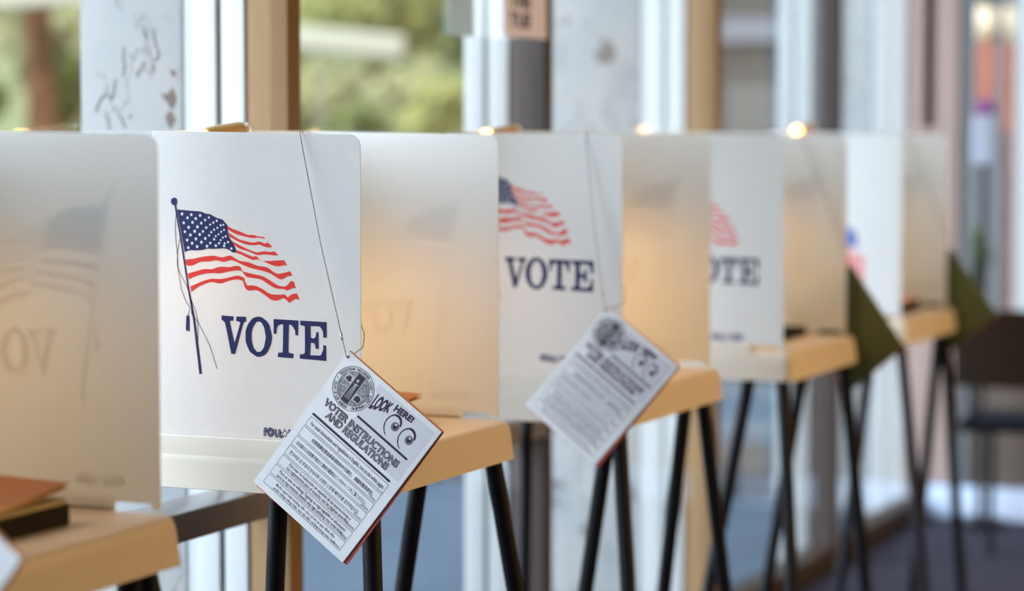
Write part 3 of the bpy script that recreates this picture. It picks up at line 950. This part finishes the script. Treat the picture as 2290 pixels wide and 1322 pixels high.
def booklet(bx, by, T, Rr, L, y, side, label, group='booklets hanging on the booths'):
    """side -1: hangs on the near panel with the cover to the camera; +1: hangs beyond the far panel, green back to the camera"""
    O3 = Vector((bx + T[0], y, T[1]))
    U = Vector((Rr[0] - T[0], 0, Rr[1] - T[1]))
    Vv = Vector((L[0] - T[0], 0, L[1] - T[1]))
    hgt = Vv.length
    wid = U.length
    t = empty('instruction_booklet', tuple(O3))
    tag(t, label, 'booklet', group)
    nrm = Vector((0, side, 0))     # from the cover outward

    def P(u, v, off):
        # gentle curl of the sheets towards the lower free edge
        c = .0016 * (v ** 2) + .0012 * (u ** 2)
        return tuple(U * u + Vv * v + nrm * (off + c * 1.0))

    def sheet(name, m, offa, offb, du=0., dv=0., ang=0., parent=None):
        mb = MB()
        n = 8
        ca, sa = math.cos(ang), math.sin(ang)
        vs, fs = [], []
        for o_ in (offa, offb):
            for i in range(n + 1):
                for j in range(n + 1):
                    u, v = i / n, j / n
                    pu, pv = u * wid, v * hgt
                    pu, pv = pu * ca - pv * sa + du, pu * sa + pv * ca + dv
                    vs.append(P(pu / wid, pv / hgt, o_))
        k = (n + 1) ** 2
        idx = lambda i, j: i * (n + 1) + j
        for i in range(n):
            for j in range(n):
                a, b_, c, d_ = idx(i, j), idx(i + 1, j), idx(i + 1, j + 1), idx(i, j + 1)
                fs += [(a, b_, c, d_), (a + k, d_ + k, c + k, b_ + k)]
        for i in range(n):
            for a, b_ in ((idx(i, 0), idx(i + 1, 0)), (idx(i, n), idx(i + 1, n)), (idx(0, i), idx(0, i + 1)), (idx(n, i), idx(n, i + 1))):
                fs.append((a, b_, b_ + k, a + k))
        mb.add(vs, fs)
        return mb.build(name, m, parent or t, smooth=True)
    cover = sheet('cover', M_paper, 0, -.0004)
    sheet('white_pages', M_pages, -.0006, -.0024, .0006, .0)
    sheet('grey_divider', M_greyink, -.0025, -.0031, .0012, .0006, -.002)
    sheet('red_pages', M_redpg, -.0032, -.0052, .0022, .0030, -.017)
    sheet('orange_pages', M_orgpg, -.0053, -.0064, .0014, .0004, -.007)
    sheet('pink_pages', M_pinkpg, -.0065, -.0075, .001, .0, -.004)
    sheet('back_cover', M_greencv, -.0076, -.0084, -.0008, .0006, .0)
    # print on the cover
    f = lambda u, v: P(u, v, .0003)
    g = lambda u, v: P(u, v, .0006)
    h_ = lambda u, v: P(u, v, .0009)

    def text(mb, s_, u0, v0, u1, v1, hh, fn, bold=0.0, hv=None):
        """baseline from (u0,v0) to (u1,v1); letter height follows the font when hh is None"""
        vs, fs = text2d(s_, bold)
        mx = max(v[1] for v in vs)
        pts = []
        for a, b_ in vs:
            hgt_here = (hh + (hv - hh) * a) if hv is not None else hh
            pts.append(fn(u0 + (u1 - u0) * a, v0 + (v1 - v0) * a - b_ / mx * hgt_here))
        mb.add(pts, fs)
    # grey tint panel behind the eyes
    mb = MB()
    for a in range(6):
        for c_ in range(6):
            u0, u1, v0, v1 = .36 + .1 * a, .46 + .1 * a, .03 + .062 * c_, .092 + .062 * c_
            mb.add([P(u0, v0, .00015), P(u1, v0, .00015), P(u1, v1, .00015), P(u0, v1, .00015)], [(0, 1, 2, 3)])
    mb.build('tint_panel', M_tint, cover)
    hd, hl = MB(), MB()
    for s_, u0, u1, v0 in (('VOTER INSTRUCTIONS', .082, .885, .344), ('AND REGULATIONS', .158, .828, .397)):
        text(hd, s_, u0, v0, u1, v0, .045, f, .055)
        text(hl, s_, u0 + .003, v0 - .001, u1 - .003, v0 - .003, .039, g, .010)
    hd.build('heading_outline', M_ink, cover)
    hl.build('heading_fill', M_greyink, cover)
    rl = MB()
    for u0, v0, u1, v1, th in ((.375, .262, .915, .262, .0135), (.063, .432, .910, .432, .0135)):
        rl.poly([[(u0, v0 - th / 2), (u1, v1 - th / 2), (u1, v1 + th / 2), (u0, v0 + th / 2)]], f)
    for i in range(7):
        a = .452 + .0735 * i
        b_ = a + .0625
        w_ = .0022
        for (p0, p1) in (((.066, a), (.918, a)), ((.918, a), (.918, b_)), ((.918, b_), (.066, b_)), ((.066, b_), (.066, a))):
            rl.line([p0, p1], w_, f)
    rl.build('rules_and_boxes', M_ink, cover)
    tx = MB()
    for i, s_, u0, u1, pos in LINES:
        a = .452 + .0735 * i
        two = pos != .50
        hh = .0195 if two else .023
        text(tx, s_, u0, a + .0625 * pos + hh / 2, u1, a + .0625 * pos + hh / 2, hh, f, .008)
    for i, s_ in enumerate(CAPS):
        if s_:
            a = .452 + .0735 * i + .056
            text(tx, s_, .83, a, .905, a, .012, f)
    tx.build('language_notes', M_ink, cover)
    lk = MB()
    text(lk, 'LOOK', .405, .178, .562, .122, .104, f, .05, hv=.062)
    text(lk, 'HERE!', .582, .092, .765, .076, .044, f, .05, hv=.036)
    lk.build('look_here_lettering', M_ink, cover)
    ey = MB()
    ir = MB()
    for dx, dy in ((0, 0), (158, 153)):
        ey.poly([[zuv(a + dx, b_ + dy) for a, b_ in EYE_BROW]], f)
        ring = lambda r, k=1.0: [zuv(770 + dx + math.cos(a * .349) * r * .95, 778 + dy + math.sin(a * .349) * r * 1.05) for a in range(18)]
        ey.poly([ring(49), ring(43)], f)
        ir.poly([ring(43)], f)
        ey.poly([ring(28)], g)
    ey.build('cartoon_eyes', M_ink, cover)
    ir.build('irises', M_greyink, cover)
    ct = MB()
    for dx, dy in ((0, 0), (158, 153)):
        ct.poly([[zuv(782 + dx + math.cos(a) * 11, 758 + dy + math.sin(a) * 13) for a in [k * .628 for k in range(10)]]], h_)
    ct.build('eye_glints', M_white, cover)
    # round seal
    cu, cv_ = .214, .155
    rr = .132 * hgt

    def sp(x, y_):          # seal coordinates (radius 1) to page fractions, x right, y up
        return (cu + x * rr / wid, cv_ - y_ * rr / hgt)
    circ = lambda r, n=48: [sp(r * math.cos(2 * math.pi * k / n), r * math.sin(2 * math.pi * k / n)) for k in range(n)]
    sd, sg, sw = MB(), MB(), MB()
    sd.poly([circ(1.0), circ(.975)], f)
    sd.poly([circ(.775), circ(.755)], f)
    sg.poly([circ(.755)], f)
    sd.poly([[sp(-.2, -.72), sp(.2, -.72), sp(.2, .72), sp(-.2, .72)]], g)
    for a, b_ in ((-.2, -.235), (.2, .235)):
        sw.poly([[sp(a, -.7), sp(b_, -.7), sp(b_, .7), sp(a, .7)]], g)
    sw.poly([[sp(-.62, .08), sp(-.24, .08), sp(-.24, .46), sp(-.62, .46)]], g)
    sw.poly([[sp(.24, -.42), sp(.62, -.42), sp(.62, -.04), sp(.24, -.04)]], g)
    sd.poly([[sp(-.56, .14), sp(-.46, .16), sp(-.42, .12), sp(-.32, .15), sp(-.29, .24), sp(-.36, .30), sp(-.34, .40), sp(-.44, .36), sp(-.52, .40), sp(-.5, .30), sp(-.58, .24)]], h_)
    sd.poly([[sp(.29, -.37), sp(.57, -.37), sp(.57, -.16), sp(.43, -.08), sp(.29, -.16)]], h_)
    # standing robed figure, simplified
    sw.poly([[sp(-.03 + .06 * math.cos(k * .7), .42 + .08 * math.sin(k * .7)) for k in range(9)]], h_)
    for k in range(-3, 4):
        sw.line([sp(k * .015, .28), sp(k * .045, -.52)], .0022, h_)
    sw.line([sp(-.12, .2), sp(.12, .26)], .004, h_)
    for x, y_ in ((.45, .3), (.36, .2), (.55, .18), (-.45, -.15), (-.4, -.3), (-.3, -.45), (.38, -.55), (-.36, .6), (.3, .56)):
        sw.poly([[sp(x + .03 * math.cos(k * .785), y_ + .03 * math.sin(k * .785)) for k in range(8)]], g)
    for k in range(-2, 3):
        sw.line([sp(.3 + k * .06, .0), sp(.5 + k * .04, .16)], .0015, g)
        sw.line([sp(-.55 + k * .04, -.2), sp(-.35 + k * .04, -.1)], .0015, g)

    def ringtext(s_, a0, a1, r, up):
        n = len(s_)
        for k, ch in enumerate(s_):
            if ch == ' ':
                continue
            a = R(a0 + (a1 - a0) * (k + .5) / n)
            vs, fs = text2d(ch, .02)
            hmax = max(.05, max(v[1] for v in vs))
            sz = .125
            wd = .085 if ch not in 'I/-.' else .035
            pts = []
            for x, y_ in vs:
                lx_, ly_ = (x - .5) * wd, (y_ / hmax - .5) * (sz if ch not in '-.' else .03)
                if up:
                    rx, ry = (r + ly_), -lx_
                else:
                    rx, ry = (r - ly_), lx_
                px = rx * math.cos(a) - ry * math.sin(a)
                py = rx * math.sin(a) + ry * math.cos(a)
                pts.append(f(*sp(px, py)))
            sd.add(pts, fs)
    ringtext('REGISTRAR-RECORDER/COUNTY CLERK', 172, -8, .875, True)
    ringtext('COUNTY OF LOS ANGELES . CALIFORNIA', 196, 344, .875, False)
    for a in (184, -4 - 8):
        sd.poly([[sp(.875 * math.cos(R(a)) + .05 * x, .875 * math.sin(R(a)) + .05 * y_) for x, y_ in BOLD_STAR]], f)
    sd.build('seal_outline', M_ink, cover)
    sg.build('seal_ground', mat('seal_grey', (.20, .21, .23), rough=.35, coat=.8, var=.5, vscale=160), cover)
    sw.build('seal_detail', mat('seal_pale', (.5, .51, .52), rough=.35, coat=.8), cover)
    # punched hole with a dark rim
    MB().poly([[(.022 + .0022 / wid * math.cos(k * .524), .030 + .0022 / hgt * math.sin(k * .524)) for k in range(12)]], f).build('punched_hole', M_ink, cover)
    return O3 + U * .022 + Vv * .030


def chain(hole, bx, yp, xt, side, label, connector=True):
    """ball chain: up the outside of the panel, over its top edge at xt, down inside and round the front edge"""
    top = Vector((bx + xt, yp, 1.4085))
    out = Vector((0, side, 0))
    a_top = top + out * .0042
    b_top = top - out * .0042
    path1 = [hole + out * .004, hole + out * .005 + Vector((-.001, 0, .006))]
    path1 += [a_top.lerp(hole, .5) + out * .002 + Vector((-.004, 0, 0)), a_top]
    path2 = [top, b_top]
    edge = Vector((bx + .004, yp - out.y * .003, hole.z + .030))
    edge2 = Vector((bx + .006, yp + out.y * .006, hole.z + .012))
    path2 += [b_top.lerp(edge, .5) - out * .002, edge, edge2, hole - out * .010, hole + out * .001]
    full = path1 + path2
    # resample
    pts = []
    step = .0030
    acc = 0.0
    for i in range(len(full) - 1):
        a, b_ = full[i], full[i + 1]
        ln = (b_ - a).length
        d = acc
        while d < ln:
            pts.append(a.lerp(b_, d / ln))
            d += step
        acc = d - ln
    mb = MB()
    o = pts[0].copy()
    for p in pts:
        mb.sphere(p - o, .0012, 7, 5)
    mb.tube([p - o for p in pts[::3]] if len(pts) > 6 else [p - o for p in pts], .0004, 4)
    c = mb.build('ball_chain', M_chrome, None, smooth=True, loc=tuple(o))
    tag(c, label, 'chain', 'ball chains holding the booklets')
    if connector:
        k = a_top.lerp(hole, .91) + out * .004 + Vector((-.001, 0, 0)) - o
        dv = (hole - a_top).normalized()
        MB().tube([k - dv * .006, k - dv * .005, k + dv * .005, k + dv * .006], [.0010, .0018, .0018, .0010], 10).build('connector', M_chrome, c, smooth=True)


h = booklet(-1.690, 3.277, (.002, 1.076), (.157, .961), (-.164, .868), 3.232, -1,
            'in-focus white voter instructions booklet with a round seal and cartoon eyes')
chain(h, -1.690, 3.277, -.103, -1, 'sharp silver ball chain over the side of the in-focus booth')
h = booklet(-1.666, 4.322, (-.013, 1.077), (.132, .967), (-.182, .881), 4.275, -1,
            'blurred white instructions booklet hanging on the third booth')
chain(h, -1.666, 4.322, -.075, -1, 'blurred ball chain over the near side of the third booth')
h = booklet(-1.668, 2.151, (.023, 1.070), (.178, .955), (-.143, .862), 2.106, -1,
            'booklet corner poking in at the bottom left edge of the photo')
chain(h, -1.668, 2.151, -.09, -1, 'ball chain on the near side of the leftmost booth')
h = booklet(-1.633, 5.250, (.001, 1.086), (-.138, .966), (.140, .886), 5.250 + W + .036, 1,
            'green-backed booklet hanging beyond the fourth booth, its lower corner over the gap')
chain(h, -1.633, 5.250 + W, -.12, 1, 'ball chain down the inner beige side of the fourth booth')
h = booklet(-1.635, 6.300, (.001, 1.080), (-.138, .965), (.140, .895), 6.300 + W + .036, 1,
            'green-backed booklet hanging beyond the farthest booth, in front of the brown chair')
chain(h, -1.635, 6.300 + W, -.12, 1, 'ball chain down the inner beige side of the farthest booth')

# ------------------------------------------------------------------ ballot markers on the tables
M_blackpl = mat('black_plastic', (0.008, 0.005, 0.004), rough=.6, spec=.1)
M_amber = mat('orange_card', (0.30, 0.11, 0.03), rough=.5)
M_yell = mat('yellow_edge', (0.42, 0.22, 0.03), rough=.5)


def marker(bx, by, x0, x1, y0, y1, label, tip=0.0, scoop=False, red=False):
    """black ballot tray holding a fan of orange guide cards"""
    cx, cy = (x0 + x1) / 2, (y0 + y1) / 2
    t = empty('ballot_marker', (bx + cx, by + cy, .911))
    tag(t, label, 'ballot tray', 'black ballot trays with card guides')
    a, b_, c, d = x0 - cx, x1 - cx, y0 - cy, y1 - cy
    if scoop:
        n = 9
        mb = MB()
        rings = []
        for i in range(n):
            y = c + (d - c) * i / (n - 1)
            q_ = i / (n - 1)
            z = .012 + .022 * (abs(q_ - .62) / .62) ** 1.6
            rings.append([(a, y, 0), (b_, y, 0), (b_, y, z), (a, y, z)])
        mb.loft(rings)
        mb.build('tray', M_blackpl, t)
        return
    MB().box(a, b_, c, d, 0, .027, .002).build('tray', M_blackpl, t, smooth=True)
    if red:
        MB().box(a + .004, b_ - .01, c + .01, d - .006, .027, .035, .002).build('card_stack', M_pinkpg, t, smooth=True)
        return
    MB().box(a + .003, b_ - .003, c + .003, d - .003, .0272, .034, .001).build('card_stack', mat('cream_cards', (.34,.26,.13), rough=.6), t)
    # lifted orange leaves
    for i, (lift, m_) in enumerate(((.012, M_yell), (.020, M_amber))):
        mb = MB()
        rings = []
        for k in range(7):
            q_ = k / 6
            y = c + (d + .004 + tip - c) * q_
            z = .0345 + .002 * i + lift * (q_ ** 1.5)
            w0 = a + .002
            w1 = b_ - .004 - (.010 * (1 - q_) if i else 0)
            rings.append([(w0, y, z), (w1, y, z - .004 * i), (w1, y, z + .0012 - .004 * i), (w0, y, z + .0012)])
        mb.loft(rings)
        mb.build('guide_leaf', m_, t)


marker(-1.668, 2.151, -.19, -.055, .20, .39, 'black ballot tray with an orange leaf, at the bottom left of the photo')
marker(-1.690, 3.277, -.20, -.085, .16, .372, 'ballot tray inside the in-focus booth, only its orange leaf tip showing', tip=.02)
marker(-1.666, 4.322, -.20, -.085, .14, .30, 'ballot tray inside the third booth, hidden behind the hanging booklet')
marker(-1.633, 5.250, -.19, -.09, .28, .475, 'black curved ballot tray on the fourth booth\'s table', scoop=True)
marker(-1.635, 6.300, -.17, -.055, .23, .43, 'black ballot tray with a pinkish top on the farthest booth\'s table', red=True)

# ------------------------------------------------------------------ paper signs on the second mullion
M_sign = mat('pinkish_sign_paper', (0.74, 0.66, 0.64), rough=.7, trans=.3)
s = MB().box(0, .0012, 0, .245, 0, .34).build('paper_sign', M_sign)
s.location = (-2.1725, 4.90, 1.622)
tag(s, 'pinkish paper sign with black letters taped on a window post, cut by the top edge', 'sign')
mb = MB()
for s_, z in (('THE', .066), ('TUE', .022)):
    vs, fs = text2d(s_, .05)
    mx = max(v[1] for v in vs)
    mb.add([(.0017, .035 + a * .115, z + b_ / mx * .032) for a, b_ in vs], fs)
mb.build('sign_lettering', M_ink, s)
s = MB().box(0, .0012, 0, .125, 0, .34).build('grey_notice', mat('grey_blue_paper', (.48, .60, .64), rough=.6, trans=.3))
s.location = (-2.205, 4.69, 1.616)
tag(s, 'grey-blue notice sheet taped to the glass left of the pinkish sign', 'notice')

# slim black pole behind the third booth
tag(MB().tube([(-2.113, 4.868, 0), (-2.094, 4.866, 1.15)], .013, 12).build('black_pole', M_leg, smooth=True),
    'slim black pole standing between the second and third booths by the glass', 'pole')

# ------------------------------------------------------------------ far end: chair and sign stand
t = empty('cafe_chair', (-1.66, 8.22, 0), R(8))
tag(t, 'dark chair with a broad brown wooden back near the far doors', 'chair')
M_seat = mat('black_seat', (.004, .005, .008), rough=.7, spec=.05)
M_cleg = mat('dark_steel', (.008, .010, .012), rough=.5, spec=.15)
mb = MB()
rings = []
for k in range(13):
    x = -.26 + .52 * k / 12
    y = -.20 - .05 * (1 - (x / .26) ** 2)
    zt = .825 - .10 * max(0, (-x - .12) / .14) ** 1.0
    rings.append([(x, y, .565), (x, y + .018, .565), (x, y + .018, zt), (x, y, zt)])
mb.loft(rings)
mb.build('backrest', M_dkbrown, t, smooth=True)
MB().box(-.24, .24, -.21, .21, .41, .445, .012).build('seat', M_seat, t, smooth=True)
for sx_, sy_ in ((-.13, -.19), (.20, -.19), (-.20, .18), (.20, .18)):
    MB().tube([(sx_, sy_, .41), (sx_ * 1.0, sy_ * 1.1, 0)], .013, 10).build('leg', M_cleg, t, smooth=True)
for sx_ in (-.2, .2):
    MB().tube([(sx_, -.19, .42), (sx_, -.215, .62)], .011, 10).build('back_post', M_cleg, t, smooth=True)

t = empty('sign_stand', (-1.93, 8.60, 0))
tag(t, 'blue-grey sign box with a purple top on a slim post by the far doors', 'sign stand')
MB().box(-.042, .042, -.02, .02, 1.30, 1.475, .006).build('sign_box', mat('blue_grey_box', (.27, .30, .38), rough=.5), t, smooth=True)
MB().box(-.032, .032, -.021, .021, 1.476, 1.53, .006).build('purple_cap', mat('purple_card', (.16, .035, .16), rough=.5), t, smooth=True)
MB().tube([(0, 0, .02), (0, 0, 1.30)], .012, 10).build('post', M_cleg, t, smooth=True)
MB().tube([(0, 0, 0), (0, 0, .02)], .09, 20).build('base', M_cleg, t, smooth=True)
